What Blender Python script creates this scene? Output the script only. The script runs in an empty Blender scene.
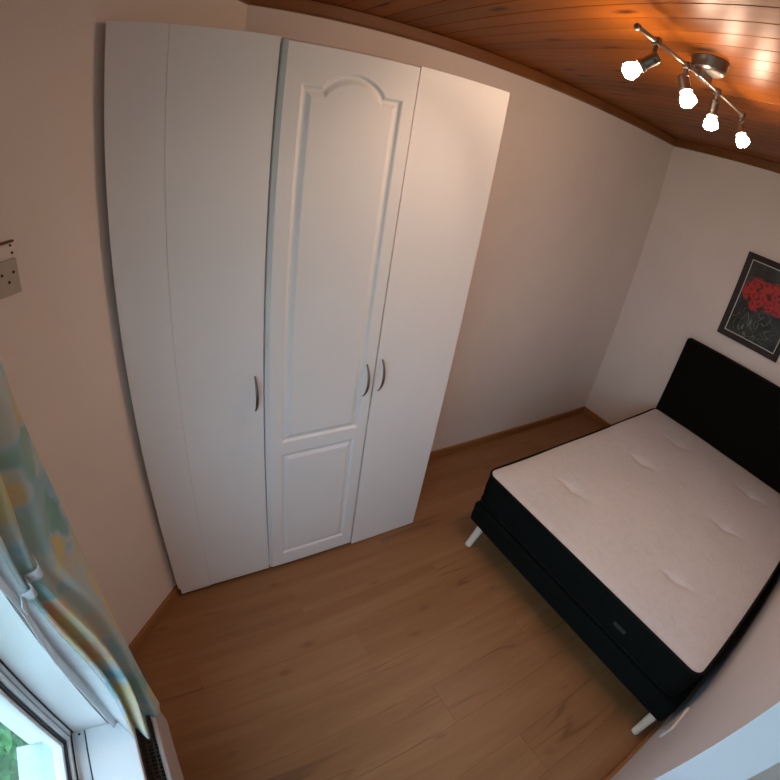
import bpy, bmesh, math, random
from mathutils import Vector, Matrix
random.seed(7)
sc = bpy.context.scene
COL = sc.collection

# ------------------------------------------------------------------ camera
cd = bpy.data.cameras.new('camera')
cam = bpy.data.objects.new('camera', cd); COL.objects.link(cam); sc.camera = cam
RIGHT = Vector((0.8537027383577042, -0.5012309061723818, 0.14127707959244662))
DOWN = Vector((-0.15478314661749076, -0.5032555762828299, -0.8501623388879478))
FWD = Vector((0.4972261176202894, 0.7039186058329828, -0.5072127604057338))
M3 = Matrix((RIGHT, -DOWN, -FWD)).transposed()
cam.matrix_world = Matrix.Translation((-3.5262, -1.8256, 1.9582)) @ M3.to_4x4()
cd.type = 'PANO'                      # the photograph was taken with a wide action-camera lens
cd.sensor_fit = 'HORIZONTAL'; cd.sensor_width = 36; cd.sensor_height = 36
cd.clip_start = 0.01
pc = cd.cycles if hasattr(cd, 'cycles') else cd
pc.panorama_type = 'FISHEYE_LENS_POLYNOMIAL'
pc.fisheye_fov = math.radians(200)
pc.fisheye_polynomial_k0 = 0.0
pc.fisheye_polynomial_k1 = -0.048404487753096324
pc.fisheye_polynomial_k2 = -1.9780273129180684e-06
pc.fisheye_polynomial_k3 = 1.0810001263835758e-05
pc.fisheye_polynomial_k4 = -1.4110582062470983e-07

# ------------------------------------------------------------------ sky, exposure
SKY = 4.9
BULB = 142.0        # glow of each bulb's glass
BEAM = 10.0         # watts thrown forward by each spot head
WARM = (1.0, .70, .52)
w = bpy.data.worlds.new('overcast_sky'); sc.world = w; w.use_nodes = True
bg = w.node_tree.nodes['Background']
bg.inputs[0].default_value = (0.57, 0.78, 1.0, 1); bg.inputs[1].default_value = SKY
vs = sc.view_settings
vs.view_transform = 'Standard'; vs.look = 'None'; vs.gamma = 1.0; vs.use_curve_mapping = False
vs.exposure = 0.0
sc.cycles.max_bounces = 10; sc.cycles.diffuse_bounces = 6
sc.cycles.sample_clamp_indirect = 6.0
sc.cycles.use_denoising = True

# ------------------------------------------------------------------ materials
def new_mat(name):
    m = bpy.data.materials.new(name); m.use_nodes = True
    nt = m.node_tree; return m, nt, nt.nodes['Principled BSDF']
def N(nt, t, **kw):
    n = nt.nodes.new(t)
    for k, v in kw.items():
        if k.startswith('i_'):
            n.inputs[k[2:].replace('_', ' ')].default_value = v
        else: setattr(n, k, v)
    return n
def L(nt, a, b): nt.links.new(a, b)
def rgba(c): return (c[0], c[1], c[2], 1)
def ramp(nt, fac, stops):
    r = N(nt, 'ShaderNodeValToRGB'); e = r.color_ramp.elements
    while len(e) < len(stops): e.new(0.5)
    for k, (p, c) in enumerate(stops): e[k].position = p; e[k].color = rgba(c)
    L(nt, fac, r.inputs[0]); return r
def mixc(nt, fac, a, b, mode='MIX'):
    m = N(nt, 'ShaderNodeMix', data_type='RGBA', blend_type=mode)
    for s, v in ((0, fac), (6, a), (7, b)):
        if isinstance(v, (int, float)): m.inputs[s].default_value = v
        elif isinstance(v, tuple): m.inputs[s].default_value = rgba(v)
        else: L(nt, v, m.inputs[s])
    return m.outputs[2]
def bump(nt, b, h, strength, dist=0.002):
    n = N(nt, 'ShaderNodeBump'); n.inputs['Strength'].default_value = strength; n.inputs['Distance'].default_value = dist
    L(nt, h, n.inputs['Height']); L(nt, n.outputs[0], b.inputs['Normal'])
def coords(nt, scale=(1, 1, 1), kind='Object', rand=0.0):
    tc = N(nt, 'ShaderNodeTexCoord'); mp = N(nt, 'ShaderNodeMapping'); mp.inputs['Scale'].default_value = scale
    src = tc.outputs[kind]
    if rand:
        oi = N(nt, 'ShaderNodeObjectInfo'); vm = N(nt, 'ShaderNodeVectorMath', operation='SCALE')
        vm.inputs[0].default_value = (rand, rand * .7, rand * 1.3); L(nt, oi.outputs['Random'], vm.inputs['Scale'])
        va = N(nt, 'ShaderNodeVectorMath', operation='ADD'); L(nt, src, va.inputs[0]); L(nt, vm.outputs[0], va.inputs[1]); src = va.outputs[0]
    L(nt, src, mp.inputs[0]); return mp.outputs[0]
def noise(nt, vec, scale, detail=4, rough=.55, dist=0):
    n = N(nt, 'ShaderNodeTexNoise'); n.inputs['Scale'].default_value = scale; n.inputs['Detail'].default_value = detail
    n.inputs['Roughness'].default_value = rough; n.inputs['Distortion'].default_value = dist
    if vec is not None: L(nt, vec, n.inputs['Vector'])
    return n.outputs['Fac']
def plain(name, col, rough=.5, metal=0.0, var=.06, vscale=6, bmp=0, bscale=200, spec=.5, coat=0):
    m, nt, b = new_mat(name)
    v = coords(nt); f = noise(nt, v, vscale, 3)
    dk = tuple(c * (1 - var) for c in col); lt = tuple(min(1, c * (1 + var)) for c in col)
    L(nt, ramp(nt, f, [(.3, dk), (.7, lt)]).outputs[0], b.inputs['Base Color'])
    b.inputs['Roughness'].default_value = rough; b.inputs['Metallic'].default_value = metal
    b.inputs['Specular IOR Level'].default_value = spec; b.inputs['Coat Weight'].default_value = coat
    if bmp: bump(nt, b, noise(nt, v, bscale, 3), bmp, .001)
    return m
def wood(name, axis, cols, knot, rough, scale, coat=0.0, kscale=4.0, var=.25, bmp=.1, ring=1.0, kamt=.9, kth=.12, vein=0, spec=.5):
    """stained timber: fine grain drawn out along one axis, dark knots and a shade of its own for each board"""
    m, nt, b = new_mat(name)
    s = [1.0, 1.0, 1.0]; s['xyz'.index(axis)] = .07
    v = coords(nt, tuple(s), rand=23.0)
    g1 = noise(nt, v, 9 * scale, 5, .6, .6); g2 = noise(nt, v, 70 * scale, 3, .6)
    mx = N(nt, 'ShaderNodeMath', operation='MULTIPLY_ADD'); L(nt, g2, mx.inputs[0]); mx.inputs[1].default_value = .35 * ring
    sb = N(nt, 'ShaderNodeMath', operation='SUBTRACT'); L(nt, g1, sb.inputs[0]); sb.inputs[1].default_value = .17 * ring
    L(nt, sb.outputs[0], mx.inputs[2])
    c = ramp(nt, mx.outputs[0], [(.3, cols[0]), (.52, cols[1]), (.72, cols[2])]).outputs[0]
    s2 = [1.0, 1.0, 1.0]; s2['xyz'.index(axis)] = .38
    v2 = coords(nt, tuple(s2), rand=41.0)
    vo = N(nt, 'ShaderNodeTexVoronoi', voronoi_dimensions='2D'); vo.inputs['Scale'].default_value = kscale; L(nt, v2, vo.inputs['Vector'])
    ds = N(nt, 'ShaderNodeMath', operation='MULTIPLY_ADD'); L(nt, noise(nt, v2, 22, 3), ds.inputs[0]); ds.inputs[1].default_value = .16; L(nt, vo.outputs['Distance'], ds.inputs[2])
    k = ramp(nt, ds.outputs[0], [(kth, (1, 1, 1)), (kth + .09, (0, 0, 0))]).outputs[0]
    # only some of the cells carry a knot
    sp = N(nt, 'ShaderNodeSeparateColor'); L(nt, vo.outputs['Color'], sp.inputs[0])
    gt = N(nt, 'ShaderNodeMath', operation='GREATER_THAN'); L(nt, sp.outputs[0], gt.inputs[0]); gt.inputs[1].default_value = .45
    km = N(nt, 'ShaderNodeMath', operation='MULTIPLY'); L(nt, k, km.inputs[0]); L(nt, gt.outputs[0], km.inputs[1])
    kk = N(nt, 'ShaderNodeMath', operation='MULTIPLY'); L(nt, km.outputs[0], kk.inputs[0]); kk.inputs[1].default_value = kamt
    c = mixc(nt, kk.outputs[0], c, knot)
    if vein:                                   # thin dark cracks drawn along the grain
        s3 = [1.0, 1.0, 1.0]; s3['xyz'.index(axis)] = .07; v3 = coords(nt, tuple(s3), rand=17.0)
        ck = ramp(nt, noise(nt, v3, 6, 2, .5, .1), [(.482, (0, 0, 0)), (.497, (1, 1, 1)), (.512, (0, 0, 0))]).outputs[0]
        cm = ramp(nt, noise(nt, v2, 3.5, 2), [(.54, (0, 0, 0)), (.64, (vein, vein, vein))]).outputs[0]
        c = mixc(nt, mixc(nt, 1.0, ck, cm, 'MULTIPLY'), c, knot)
    oi = N(nt, 'ShaderNodeObjectInfo'); mr = N(nt, 'ShaderNodeMapRange'); mr.inputs['To Min'].default_value = 1 - var; mr.inputs['To Max'].default_value = 1 + var * .5
    L(nt, oi.outputs['Random'], mr.inputs[0])
    hs = N(nt, 'ShaderNodeHueSaturation'); L(nt, mr.outputs[0], hs.inputs['Value']); L(nt, c, hs.inputs['Color'])
    L(nt, hs.outputs[0], b.inputs['Base Color'])
    b.inputs['Roughness'].default_value = rough; b.inputs['Coat Weight'].default_value = coat; b.inputs['Coat Roughness'].default_value = .12
    b.inputs['Specular IOR Level'].default_value = spec
    bump(nt, b, g1, bmp, .002)
    return m

MT = {}
MT['wall'] = plain('wall_paint', (.775, .685, .615), .75, var=.03, vscale=2.5, bmp=.12, bscale=160)
MT['wall_daylight_tint'] = plain('wall_paint_daylight_tint', (.64, .625, .645), .75, var=.03, vscale=2.5, bmp=.12, bscale=160)  # cool window light put into the wall colour, not a separate paint
MT['white'] = plain('white_laminate', (.84, .82, .81), .42, var=.015, vscale=3)
MT['white_edge'] = plain('white_edge', (.76, .745, .735), .45, var=.02)
MT['carcass'] = plain('gap_shade_dark', (.05, .045, .04), .8)  # near-black tone for the shade painted behind the wardrobe doors
MT['ceiling'] = wood('varnished_pine', 'y', [(.19, .050, .004), (.26, .075, .006), (.33, .105, .012)], (.030, .008, .002), .36, .6, coat=.0, kscale=6.5, var=.22, kth=.13, bmp=.02, ring=.5, spec=.12)
MT['backing'] = plain('dark_backing', (.03, .015, .008), .9)
MT['trim'] = wood('pine_trim', 'x', [(.15, .05, .012), (.20, .072, .017), (.25, .095, .025)], (.05, .015, .005), .4, 1.0, coat=.2, kscale=4, var=.08, kamt=.25)
MT['trim_y'] = wood('pine_trim_across', 'y', [(.15, .05, .012), (.20, .072, .017), (.25, .095, .025)], (.05, .015, .005), .4, 1.0, coat=.2, kscale=4, var=.08, kamt=.25)
MT['skirt'] = wood('oak_skirting', 'x', [(.24, .10, .032), (.30, .13, .042), (.36, .165, .058)], (.12, .045, .015), .45, 1.0, kscale=3, var=.08, kamt=.5)
MT['skirt_y'] = wood('oak_skirting_across', 'y', [(.24, .10, .032), (.30, .13, .042), (.36, .165, .058)], (.12, .045, .015), .45, 1.0, kscale=3, var=.08, kamt=.5)
MT['floor'] = wood('oak_laminate', 'x', [(.225, .102, .038), (.265, .126, .050), (.31, .157, .069)], (.095, .038, .014), .45, .8, kscale=5.0, var=.03, bmp=.02, kamt=.45, kth=.075, vein=.6)
MT['black'] = plain('black_fabric', (.0050, .0068, .0060), .9, var=.2, vscale=30, bmp=.5, bscale=900, spec=.1)
MT['black_board'] = plain('black_headboard', (.0042, .0042, .0034), .9, var=.2, vscale=20, bmp=.4, bscale=900, spec=.1)
MT['piping'] = plain('black_piping', (.005, .006, .006), .8, bmp=.2, spec=.15)
MT['birch'] = wood('birch_leg', 'z', [(.66, .58, .46), (.74, .66, .54), (.80, .72, .60)], (.5, .4, .3), .45, 1.5, var=.04, kamt=.1)
MT['steel'] = plain('brushed_steel', (.42, .39, .36), .3, 1.0, var=.08, vscale=40)
MT['steel_dark'] = plain('satin_nickel', (.21, .195, .18), .38, 1.0, var=.08, vscale=40)
MT['upvc'] = plain('white_upvc', (.78, .79, .80), .3, var=.01)
MT['gasket'] = plain('dark_gasket', (.015, .022, .03), .6)
MT['sill'] = plain('white_sill', (.82, .82, .82), .3, var=.01)
MT['radiator'] = plain('radiator_enamel', (.52, .46, .44), .45, var=.02)
MT['grille'] = plain('radiator_grille', (.035, .032, .03), .6)
MT['plastic'] = plain('white_plastic', (.74, .72, .70), .3, var=.01)
MT['plate'] = plain('old_plate', (.46, .41, .33), .4, var=.06)
MT['screw'] = plain('dark_screw', (.03, .02, .015), .5, .4)
MT['brown'] = plain('brown_wood', (.16, .07, .025), .5)
MT['frame'] = plain('dark_frame', (.020, .013, .009), .65, var=.2)
MT['mount'] = plain('silver_slip', (.55, .53, .50), .45)
MT['lining'] = None
# mattress ticking: white with a faint quilted print
m, nt, b = new_mat('mattress_ticking')
v = coords(nt)
f1 = noise(nt, v, 26, 5, .65, 1.2); f2 = noise(nt, v, 3, 2)
c = ramp(nt, f1, [(.36, (.595, .585, .60)), (.5, (.64, .63, .645)), (.62, (.66, .65, .665))]).outputs[0]
c = mixc(nt, .18, c, ramp(nt, f2, [(.3, (.52, .49, .495)), (.7, (.68, .66, .665))]).outputs[0])
L(nt, c, b.inputs['Base Color']); b.inputs['Roughness'].default_value = .7; b.inputs['Sheen Weight'].default_value = .2
bump(nt, b, f1, .25, .003); MT['ticking'] = m
# glass: mostly clear, mirror-like at a grazing angle
m, nt, b = new_mat('window_glass'); nt.nodes.remove(b)
out = nt.nodes['Material Output']; tr = N(nt, 'ShaderNodeBsdfTransparent'); gl = N(nt, 'ShaderNodeBsdfGlossy'); gl.inputs['Roughness'].default_value = .02
tr.inputs[0].default_value = (.93, .97, .97, 1)
lw = N(nt, 'ShaderNodeLayerWeight'); lw.inputs[0].default_value = .5; pw = N(nt, 'ShaderNodeMath', operation='POWER'); L(nt, lw.outputs['Facing'], pw.inputs[0]); pw.inputs[1].default_value = 5
fr = N(nt, 'ShaderNodeMath', operation='MULTIPLY_ADD'); L(nt, pw.outputs[0], fr.inputs[0]); fr.inputs[1].default_value = .7; fr.inputs[2].default_value = .03; mx = N(nt, 'ShaderNodeMixShader')
L(nt, fr.outputs[0], mx.inputs[0]); L(nt, tr.outputs[0], mx.inputs[1]); L(nt, gl.outputs[0], mx.inputs[2]); L(nt, mx.outputs[0], out.inputs[0]); MT['glass'] = m
# bulb
m, nt, b = new_mat('lit_bulb'); b.inputs['Base Color'].default_value = (1, .9, .75, 1)
b.inputs['Emission Color'].default_value = (1.0, .70, .50, 1); b.inputs['Emission Strength'].default_value = BULB; MT['bulb'] = m
m, nt, b = new_mat('frosted_shade'); b.inputs['Base Color'].default_value = (.95, .9, .82, 1); b.inputs['Roughness'].default_value = .25
b.inputs['Transmission Weight'].default_value = .9; b.inputs['IOR'].default_value = 1.2; MT['shade'] = m
# curtain cloth: soft watercolour patches; white lining
def cloth(name, patched):
    m, nt, b = new_mat(name); out = nt.nodes['Material Output']
    v = coords(nt, (1, 1, 1), 'UV')
    if patched:
        wob = N(nt, 'ShaderNodeTexNoise'); wob.inputs['Scale'].default_value = 9; L(nt, v, wob.inputs['Vector'])
        va = N(nt, 'ShaderNodeVectorMath', operation='SCALE'); L(nt, wob.outputs['Color'], va.inputs[0]); va.inputs['Scale'].default_value = .09
        vb = N(nt, 'ShaderNodeVectorMath', operation='ADD'); L(nt, v, vb.inputs[0]); L(nt, va.outputs[0], vb.inputs[1])
        vo = N(nt, 'ShaderNodeTexVoronoi', feature='SMOOTH_F1', distance='MANHATTAN'); vo.inputs['Scale'].default_value = 13; vo.inputs['Smoothness'].default_value = 1.0
        L(nt, vb.outputs[0], vo.inputs['Vector'])
        sp = N(nt, 'ShaderNodeSeparateColor'); L(nt, vo.outputs['Color'], sp.inputs[0])
        c1 = ramp(nt, sp.outputs[0], [(.12, (.30, .58, .54)), (.30, (.42, .66, .78)), (.46, (.66, .77, .78)), (.60, (.72, .70, .66)), (.74, (.84, .72, .32)), (.90, (.82, .58, .40))]).outputs[0]
        f = noise(nt, v, 5, 3)
        c = mixc(nt, ramp(nt, f, [(.35, (0, 0, 0)), (.65, (.55, .55, .55))]).outputs[0], c1, (.70, .78, .74))
    else:
        c = ramp(nt, noise(nt, v, 30, 2), [(.3, (.74, .76, .78)), (.7, (.82, .83, .84))]).outputs[0]
    L(nt, c, b.inputs['Base Color']); b.inputs['Roughness'].default_value = .85
    tl = N(nt, 'ShaderNodeBsdfTranslucent'); L(nt, c, tl.inputs[0]); ms = N(nt, 'ShaderNodeMixShader'); ms.inputs[0].default_value = .42
    L(nt, b.outputs[0], ms.inputs[1]); L(nt, tl.outputs[0], ms.inputs[2]); L(nt, ms.outputs[0], out.inputs[0])
    return m
MT['curtain'] = cloth('patched_cloth', True); MT['lining'] = cloth('white_lining', False)
# painted flower print: red blossoms and pale swirls on black
m, nt, b = new_mat('flower_print')
v = coords(nt)                                  # object space, metres, x is 0; y,z across the sheet
def blob(cy, cz, ry, rz, soft=.25):
    mp = N(nt, 'ShaderNodeMapping'); mp.vector_type = 'POINT'
    mp.inputs['Location'].default_value = (0, -cy / ry, -cz / rz); mp.inputs['Scale'].default_value = (0, 1 / ry, 1 / rz)
    wv = N(nt, 'ShaderNodeTexNoise'); wv.inputs['Scale'].default_value = 16; L(nt, v, wv.inputs['Vector'])
    sc_ = N(nt, 'ShaderNodeVectorMath', operation='MULTIPLY_ADD'); L(nt, wv.outputs['Color'], sc_.inputs[0]); sc_.inputs[1].default_value = (.07, .07, .07); L(nt, v, sc_.inputs[2])
    sub = N(nt, 'ShaderNodeVectorMath', operation='SUBTRACT'); L(nt, sc_.outputs[0], sub.inputs[0]); sub.inputs[1].default_value = (.035, .035, .035)
    L(nt, sub.outputs[0], mp.inputs[0])
    ln = N(nt, 'ShaderNodeVectorMath', operation='LENGTH'); L(nt, mp.outputs[0], ln.inputs[0])
    return ramp(nt, ln.outputs['Value'], [(1 - soft, (1, 1, 1)), (1.0, (0, 0, 0))]).outputs[0]
base = ramp(nt, noise(nt, v, 9, 4), [(.35, (.008, .009, .007)), (.7, (.045, .055, .045))]).outputs[0]
sw = noise(nt, v, 5.5, 2, .4, 3.5)
line = ramp(nt, sw, [(.47, (0, 0, 0)), (.5, (1, 1, 1)), (.53, (0, 0, 0))]).outputs[0]
low = blob(.02, -.17, .20, .15, .5)
lm = mixc(nt, 1.0, line, low, 'MULTIPLY')
base = mixc(nt, lm, base, (.22, .25, .23))
vo = N(nt, 'ShaderNodeTexVoronoi', feature='F1'); vo.inputs['Scale'].default_value = 21; wn = N(nt, 'ShaderNodeTexNoise'); wn.inputs['Scale'].default_value = 30; L(nt, v, wn.inputs['Vector']); wm = N(nt, 'ShaderNodeVectorMath', operation='MULTIPLY_ADD'); L(nt, wn.outputs['Color'], wm.inputs[0]); wm.inputs[1].default_value = (.05, .05, .05); L(nt, v, wm.inputs[2]); L(nt, wm.outputs[0], vo.inputs['Vector'])
red = ramp(nt, vo.outputs['Distance'], [(.12, (.16, .005, .006)), (.3, (.42, .014, .012)), (.55, (.50, .03, .02)), (.75, (.06, .004, .004))]).outputs[0]
msk = None
for a in ((.02, .09, .17, .085), (.13, .05, .07, .065), (-.06, .10, .13, .09), (.055, -.02, .06, .05), (-.07, .01, .09, .06)):
    bl = blob(*a); msk = bl if msk is None else mixc(nt, 1.0, msk, bl, 'LIGHTEN')
L(nt, mixc(nt, msk, base, red), b.inputs['Base Color']); b.inputs['Roughness'].default_value = .35; MT['print'] = m
# outdoors
MT['render'] = plain('white_render', (.74, .76, .78), .8, var=.04, bmp=.2, bscale=80)
MT['ext_sill'] = plain('pale_blue_sill', (.46, .56, .63), .5, var=.04)
MT['grass'] = plain('lawn', (.12, .24, .09), .9, var=.4, vscale=9, bmp=.6, bscale=60)
MT['leaf'] = plain('shrub_leaf', (.12, .30, .12), .55, var=.5, vscale=9)
MT['bark'] = plain('shrub_stem', (.10, .07, .04), .9)

# ------------------------------------------------------------------ building helpers
ORG = {}
def link(o, parent=None):
    COL.objects.link(o)
    if parent is not None: o.parent = parent
    return o
def empty(name, loc, label, cat, group=None):
    o = bpy.data.objects.new(name, None); o.location = loc; o.empty_display_size = .05; link(o)
    ORG[o.name] = Vector(loc); o['label'] = label; o['category'] = cat
    if group: o['group'] = group
    return o
def tag(o, label=None, cat=None, group=None, kind=None):
    for k, v in (('label', label), ('category', cat), ('group', group), ('kind', kind)):
        if v: o[k] = v
    return o
def add(name, bm, mat, parent=None, origin=None, smooth=False):
    """link a bmesh given in world coordinates as one object; its origin is the middle of its bounds"""
    bm.normal_update()
    co = [v.co for v in bm.verts]
    lo = Vector((min(c.x for c in co), min(c.y for c in co), min(c.z for c in co))); hi = Vector((max(c.x for c in co), max(c.y for c in co), max(c.z for c in co)))
    o0 = Vector(origin) if origin is not None else (lo + hi) / 2
    bmesh.ops.translate(bm, vec=-o0, verts=bm.verts)
    me = bpy.data.meshes.new(name); bm.to_mesh(me); bm.free()
    if smooth:
        for p in me.polygons: p.use_smooth = True
    me.materials.append(MT[mat] if isinstance(mat, str) else mat)
    o = bpy.data.objects.new(name, me); link(o, parent)
    ORG[o.name] = o0
    o.location = o0 - (ORG[parent.name] if parent is not None else Vector((0, 0, 0)))
    return o
def recalc(bm): bmesh.ops.recalc_face_normals(bm, faces=bm.faces)
def bbox(bm, x0, x1, y0, y1, z0, z1, bev=0, seg=2):
    b2 = bmesh.new(); vv = [b2.verts.new((x, y, z)) for z in (z0, z1) for y in (y0, y1) for x in (x0, x1)]
    for f in ((0, 2, 3, 1), (4, 5, 7, 6), (0, 1, 5, 4), (2, 6, 7, 3), (0, 4, 6, 2), (1, 3, 7, 5)): b2.faces.new([vv[i] for i in f])
    if bev: bmesh.ops.bevel(b2, geom=b2.edges[:], offset=bev, segments=seg, affect='EDGES', profile=.5)
    merge(bm, b2); return bm
def merge(bm, b2, mat=None):
    if mat is not None: b2.transform(mat)
    mp = {v: bm.verts.new(v.co) for v in b2.verts}
    for f in b2.faces:
        try: bm.faces.new([mp[v] for v in f.verts]).smooth = f.smooth
        except ValueError: pass
    b2.free()
def box(name, x0, x1, y0, y1, z0, z1, mat, parent=None, bev=0, seg=2):
    return add(name, bbox(bmesh.new(), x0, x1, y0, y1, z0, z1, bev, seg), mat, parent)
def prism(name, pts, z0, z1, mat, parent=None, origin=None):
    """upright prism over a floor outline"""
    bm = bmesh.new(); lo = [bm.verts.new((x, y, z0)) for x, y in pts]; hi = [bm.verts.new((x, y, z1)) for x, y in pts]; n = len(pts)
    bm.faces.new(lo[::-1]); bm.faces.new(hi)
    for i in range(n): bm.faces.new((lo[i], lo[(i + 1) % n], hi[(i + 1) % n], hi[i]))
    recalc(bm); return add(name, bm, mat, parent, origin)
def tube(bm, pts, rad, n=10, flat=1.0, up=Vector((0, 0, 1))):
    """sweep a round or flattened section along points; rad may be a list"""
    pts = [Vector(p) for p in pts]; rs = rad if isinstance(rad, (list, tuple)) else [rad] * len(pts); rings = []
    for i, p in enumerate(pts):
        t = (pts[min(i + 1, len(pts) - 1)] - pts[max(i - 1, 0)]).normalized()
        a = t.cross(up); a = a.normalized() if a.length > 1e-4 else Vector((1, 0, 0)); b = t.cross(a).normalized()
        rings.append([bm.verts.new(p + a * math.cos(q) * rs[i] * flat + b * math.sin(q) * rs[i]) for q in (2 * math.pi * k / n for k in range(n))])
    for r0, r1 in zip(rings, rings[1:]):
        for k in range(n): bm.faces.new((r0[k], r0[(k + 1) % n], r1[(k + 1) % n], r1[k]))
    bm.faces.new(rings[0][::-1]); bm.faces.new(rings[-1]); return bm
def lathe(bm, prof, origin, axis, n=20):
    """turn a profile of (radius, along) about an axis"""
    axis = Vector(axis).normalized(); q = axis.to_track_quat('Z', 'Y'); o = Vector(origin); rings = []
    for r, h in prof:
        if r < 1e-6: rings.append([bm.verts.new(o + q @ Vector((0, 0, h)))])
        else: rings.append([bm.verts.new(o + q @ Vector((r * math.cos(2 * math.pi * k / n), r * math.sin(2 * math.pi * k / n), h))) for k in range(n)])
    for a, b in zip(rings, rings[1:]):
        for k in range(n):
            k2 = (k + 1) % n
            f = [a[0], b[k2], b[k]] if len(a) == 1 else ([a[k], a[k2], b[0]] if len(b) == 1 else [a[k], a[k2], b[k2], b[k]])
            bm.faces.new(f)
    recalc(bm); return bm

# ------------------------------------------------------------------ the room
H = 2.475                     # ceiling boards
XL, YN, XP, YE = -3.88, -2.117, -2.605, -3.25     # window wall, wall beside the bed, passage wall, passage end
XW = -1.9                     # far side of the hallway behind the partition
XD = -3.125                   # where the slanting wall meets the back wall
def sdiag(x): return .94 * (x - XD)   # the line it follows
T = .12
S = lambda o, lab=None: tag(o, lab, None, None, 'structure')
S(box('wall_back', XD - .05, T, 0, T, -.1, H + .15, 'wall'), 'plain cream painted wall behind the wardrobe')
S(box('wall_right', 0, T, YN - T, 0, -.1, H + .15, 'wall'), 'cream painted wall behind the headboard and picture')
S(prism('wall_front', [(0, YN), (XP, YN), (XP, YN - .122), (0, YN - .122)], -.1, H + .15, 'wall_daylight_tint'), 'wall along the near side of the bed, cool daylight painted into its colour')
S(box('wall_passage', XW, XW + T, YE - T, YN - .123, -.1, H + .15, 'wall'), 'cream painted wall of the entrance recess')
S(box('wall_end', XL - .25, XW + T, YE - T, YE, -.1, H + .15, 'wall'), 'cream painted wall at the end of the entrance recess')
S(prism('wall_diagonal', [(XD, 0), (XL, sdiag(XL)), (XL - .085, sdiag(XL) + .085), (XD - .085, .085)], -.1, H + .15, 'wall'), 'slanting cream wall between the window and the wardrobe')
# window wall with the opening
WY0, WY1, WZ0, WZ1, XO = -2.75, -1.215, .525, 2.12, -4.13
bm = bmesh.new()
YD = sdiag(XL)
bbox(bm, XO, XL, YE, WY0, -.1, H + .15); bbox(bm, XO, XL, WY1, YD + .1, -.1, H + .15)
bbox(bm, XO, XL, WY0, WY1, -.1, WZ0); bbox(bm, XO, XL, WY0, WY1, WZ1, H + .15)
S(add('wall_left', bm, 'wall'), 'cream painted wall around the window')
# white lining of the window reveal
for nm, a in (('trim_1', (XL - .001, -3.985, WY1 - .006, WY1 - .0005, WZ0, WZ1)), ('trim_2', (XL - .001, -3.985, WY0 + .0005, WY0 + .006, WZ0, WZ1)), ('trim_3', (XL - .001, -3.985, WY0 + .006, WY1 - .006, WZ1 - .006, WZ1 - .0005))):
    S(box(nm, a[1], a[0], a[2], a[3], a[4], a[5], 'sill'), 'white painted window reveal')

# floor: laminate planks laid along the wardrobe
outline = [(0, 0), (0, YN), (XP, YN), (XP, YE), (XL, YE), (XL, YD), (XD, 0)]
fl = S(prism('floor', [(.1, .1), (.1, YN - .1), (XW + .1, YN - .1), (XW + .1, YE - .1), (XL - .2, YE - .1), (XL - .2, .1)], -.12, -.009, 'backing', origin=(0, 0, -.06)), 'mid brown oak laminate floor')
PW, PL, G = .192, 1.285, .0004
plank_cache = {}
def plank_mesh(lx, ly):
    key = (round(lx, 4), round(ly, 4))
    if key not in plank_cache:
        b2 = bmesh.new(); c = .0003
        top = [(-lx / 2 + c, -ly / 2 + c, .008), (lx / 2 - c, -ly / 2 + c, .008), (lx / 2 - c, ly / 2 - c, .008), (-lx / 2 + c, ly / 2 - c, .008)]
        mid = [(-lx / 2, -ly / 2, .0074), (lx / 2, -ly / 2, .0074), (lx / 2, ly / 2, .0074), (-lx / 2, ly / 2, .0074)]
        bot = [(x, y, 0) for x, y, z in mid]
        vs_ = [[b2.verts.new(p) for p in r] for r in (bot, mid, top)]
        b2.faces.new(vs_[0][::-1]); b2.faces.new(vs_[2])
        for r0, r1 in zip(vs_, vs_[1:]):
            for k in range(4): b2.faces.new((r0[k], r0[(k + 1) % 4], r1[(k + 1) % 4], r1[k]))
        me = bpy.data.meshes.new('floor_plank'); b2.to_mesh(me); b2.free(); me.materials.append(MT['floor']); plank_cache[key] = me
    return plank_cache[key]
y = -.002; row = 0
while y > YE + .01:
    y1 = max(y - PW, YE); yc = (y + y1) / 2
    xr = -.002 if yc > YN else XW - .002
    xl = XL + .002 if yc < YD else max(XL, XD + y1 / .94) - .01
    x = xr - ((row * .43) % 1.0) * PL * .98 - .12
    cuts = [xr]
    while x > xl + .1: cuts.append(x); x -= PL
    cuts.append(xl)
    for a, b_ in zip(cuts, cuts[1:]):
        lx = a - b_ - G; ly = y - y1 - G
        o = bpy.data.objects.new('floor_plank', plank_mesh(lx, ly)); link(o, fl)
        o.location = Vector(((a + b_) / 2, yc, -.008)) - ORG['floor']
    y = y1; row += 1

# ceiling: varnished tongue-and-groove boards running from the picture side to the window side
ce = S(prism('ceiling', [(.1, .1), (.1, YN - .1), (XW + .1, YN - .1), (XW + .1, YE - .1), (XL - .2, YE - .1), (XL - .2, .1)], H + .013, H + .10, 'backing', origin=(0, 0, H + .05)), 'varnished orange pine boarded ceiling')
BWD = .0955
board_cache = {}
def board_mesh(ly):
    key = round(ly, 4)
    if key not in board_cache:
        b2 = bmesh.new(); hw = BWD / 2 - .0006; c = .0020
        prof = [(-hw, .012), (-hw, .0016), (-hw + c, 0), (hw - c, 0), (hw, .0016), (hw, .012)]
        r0 = [b2.verts.new((x, -ly / 2, z)) for x, z in prof]; r1 = [b2.verts.new((x, ly / 2, z)) for x, z in prof]
        for k in range(6): b2.faces.new((r0[k], r0[(k + 1) % 6], r1[(k + 1) % 6], r1[k]))
        b2.faces.new(r0); b2.faces.new(r1[::-1]); recalc(b2)
        me = bpy.data.meshes.new('ceiling_board'); b2.to_mesh(me); b2.free(); me.materials.append(MT['ceiling']); board_cache[key] = me
    return board_cache[key]
x = -.004
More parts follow.
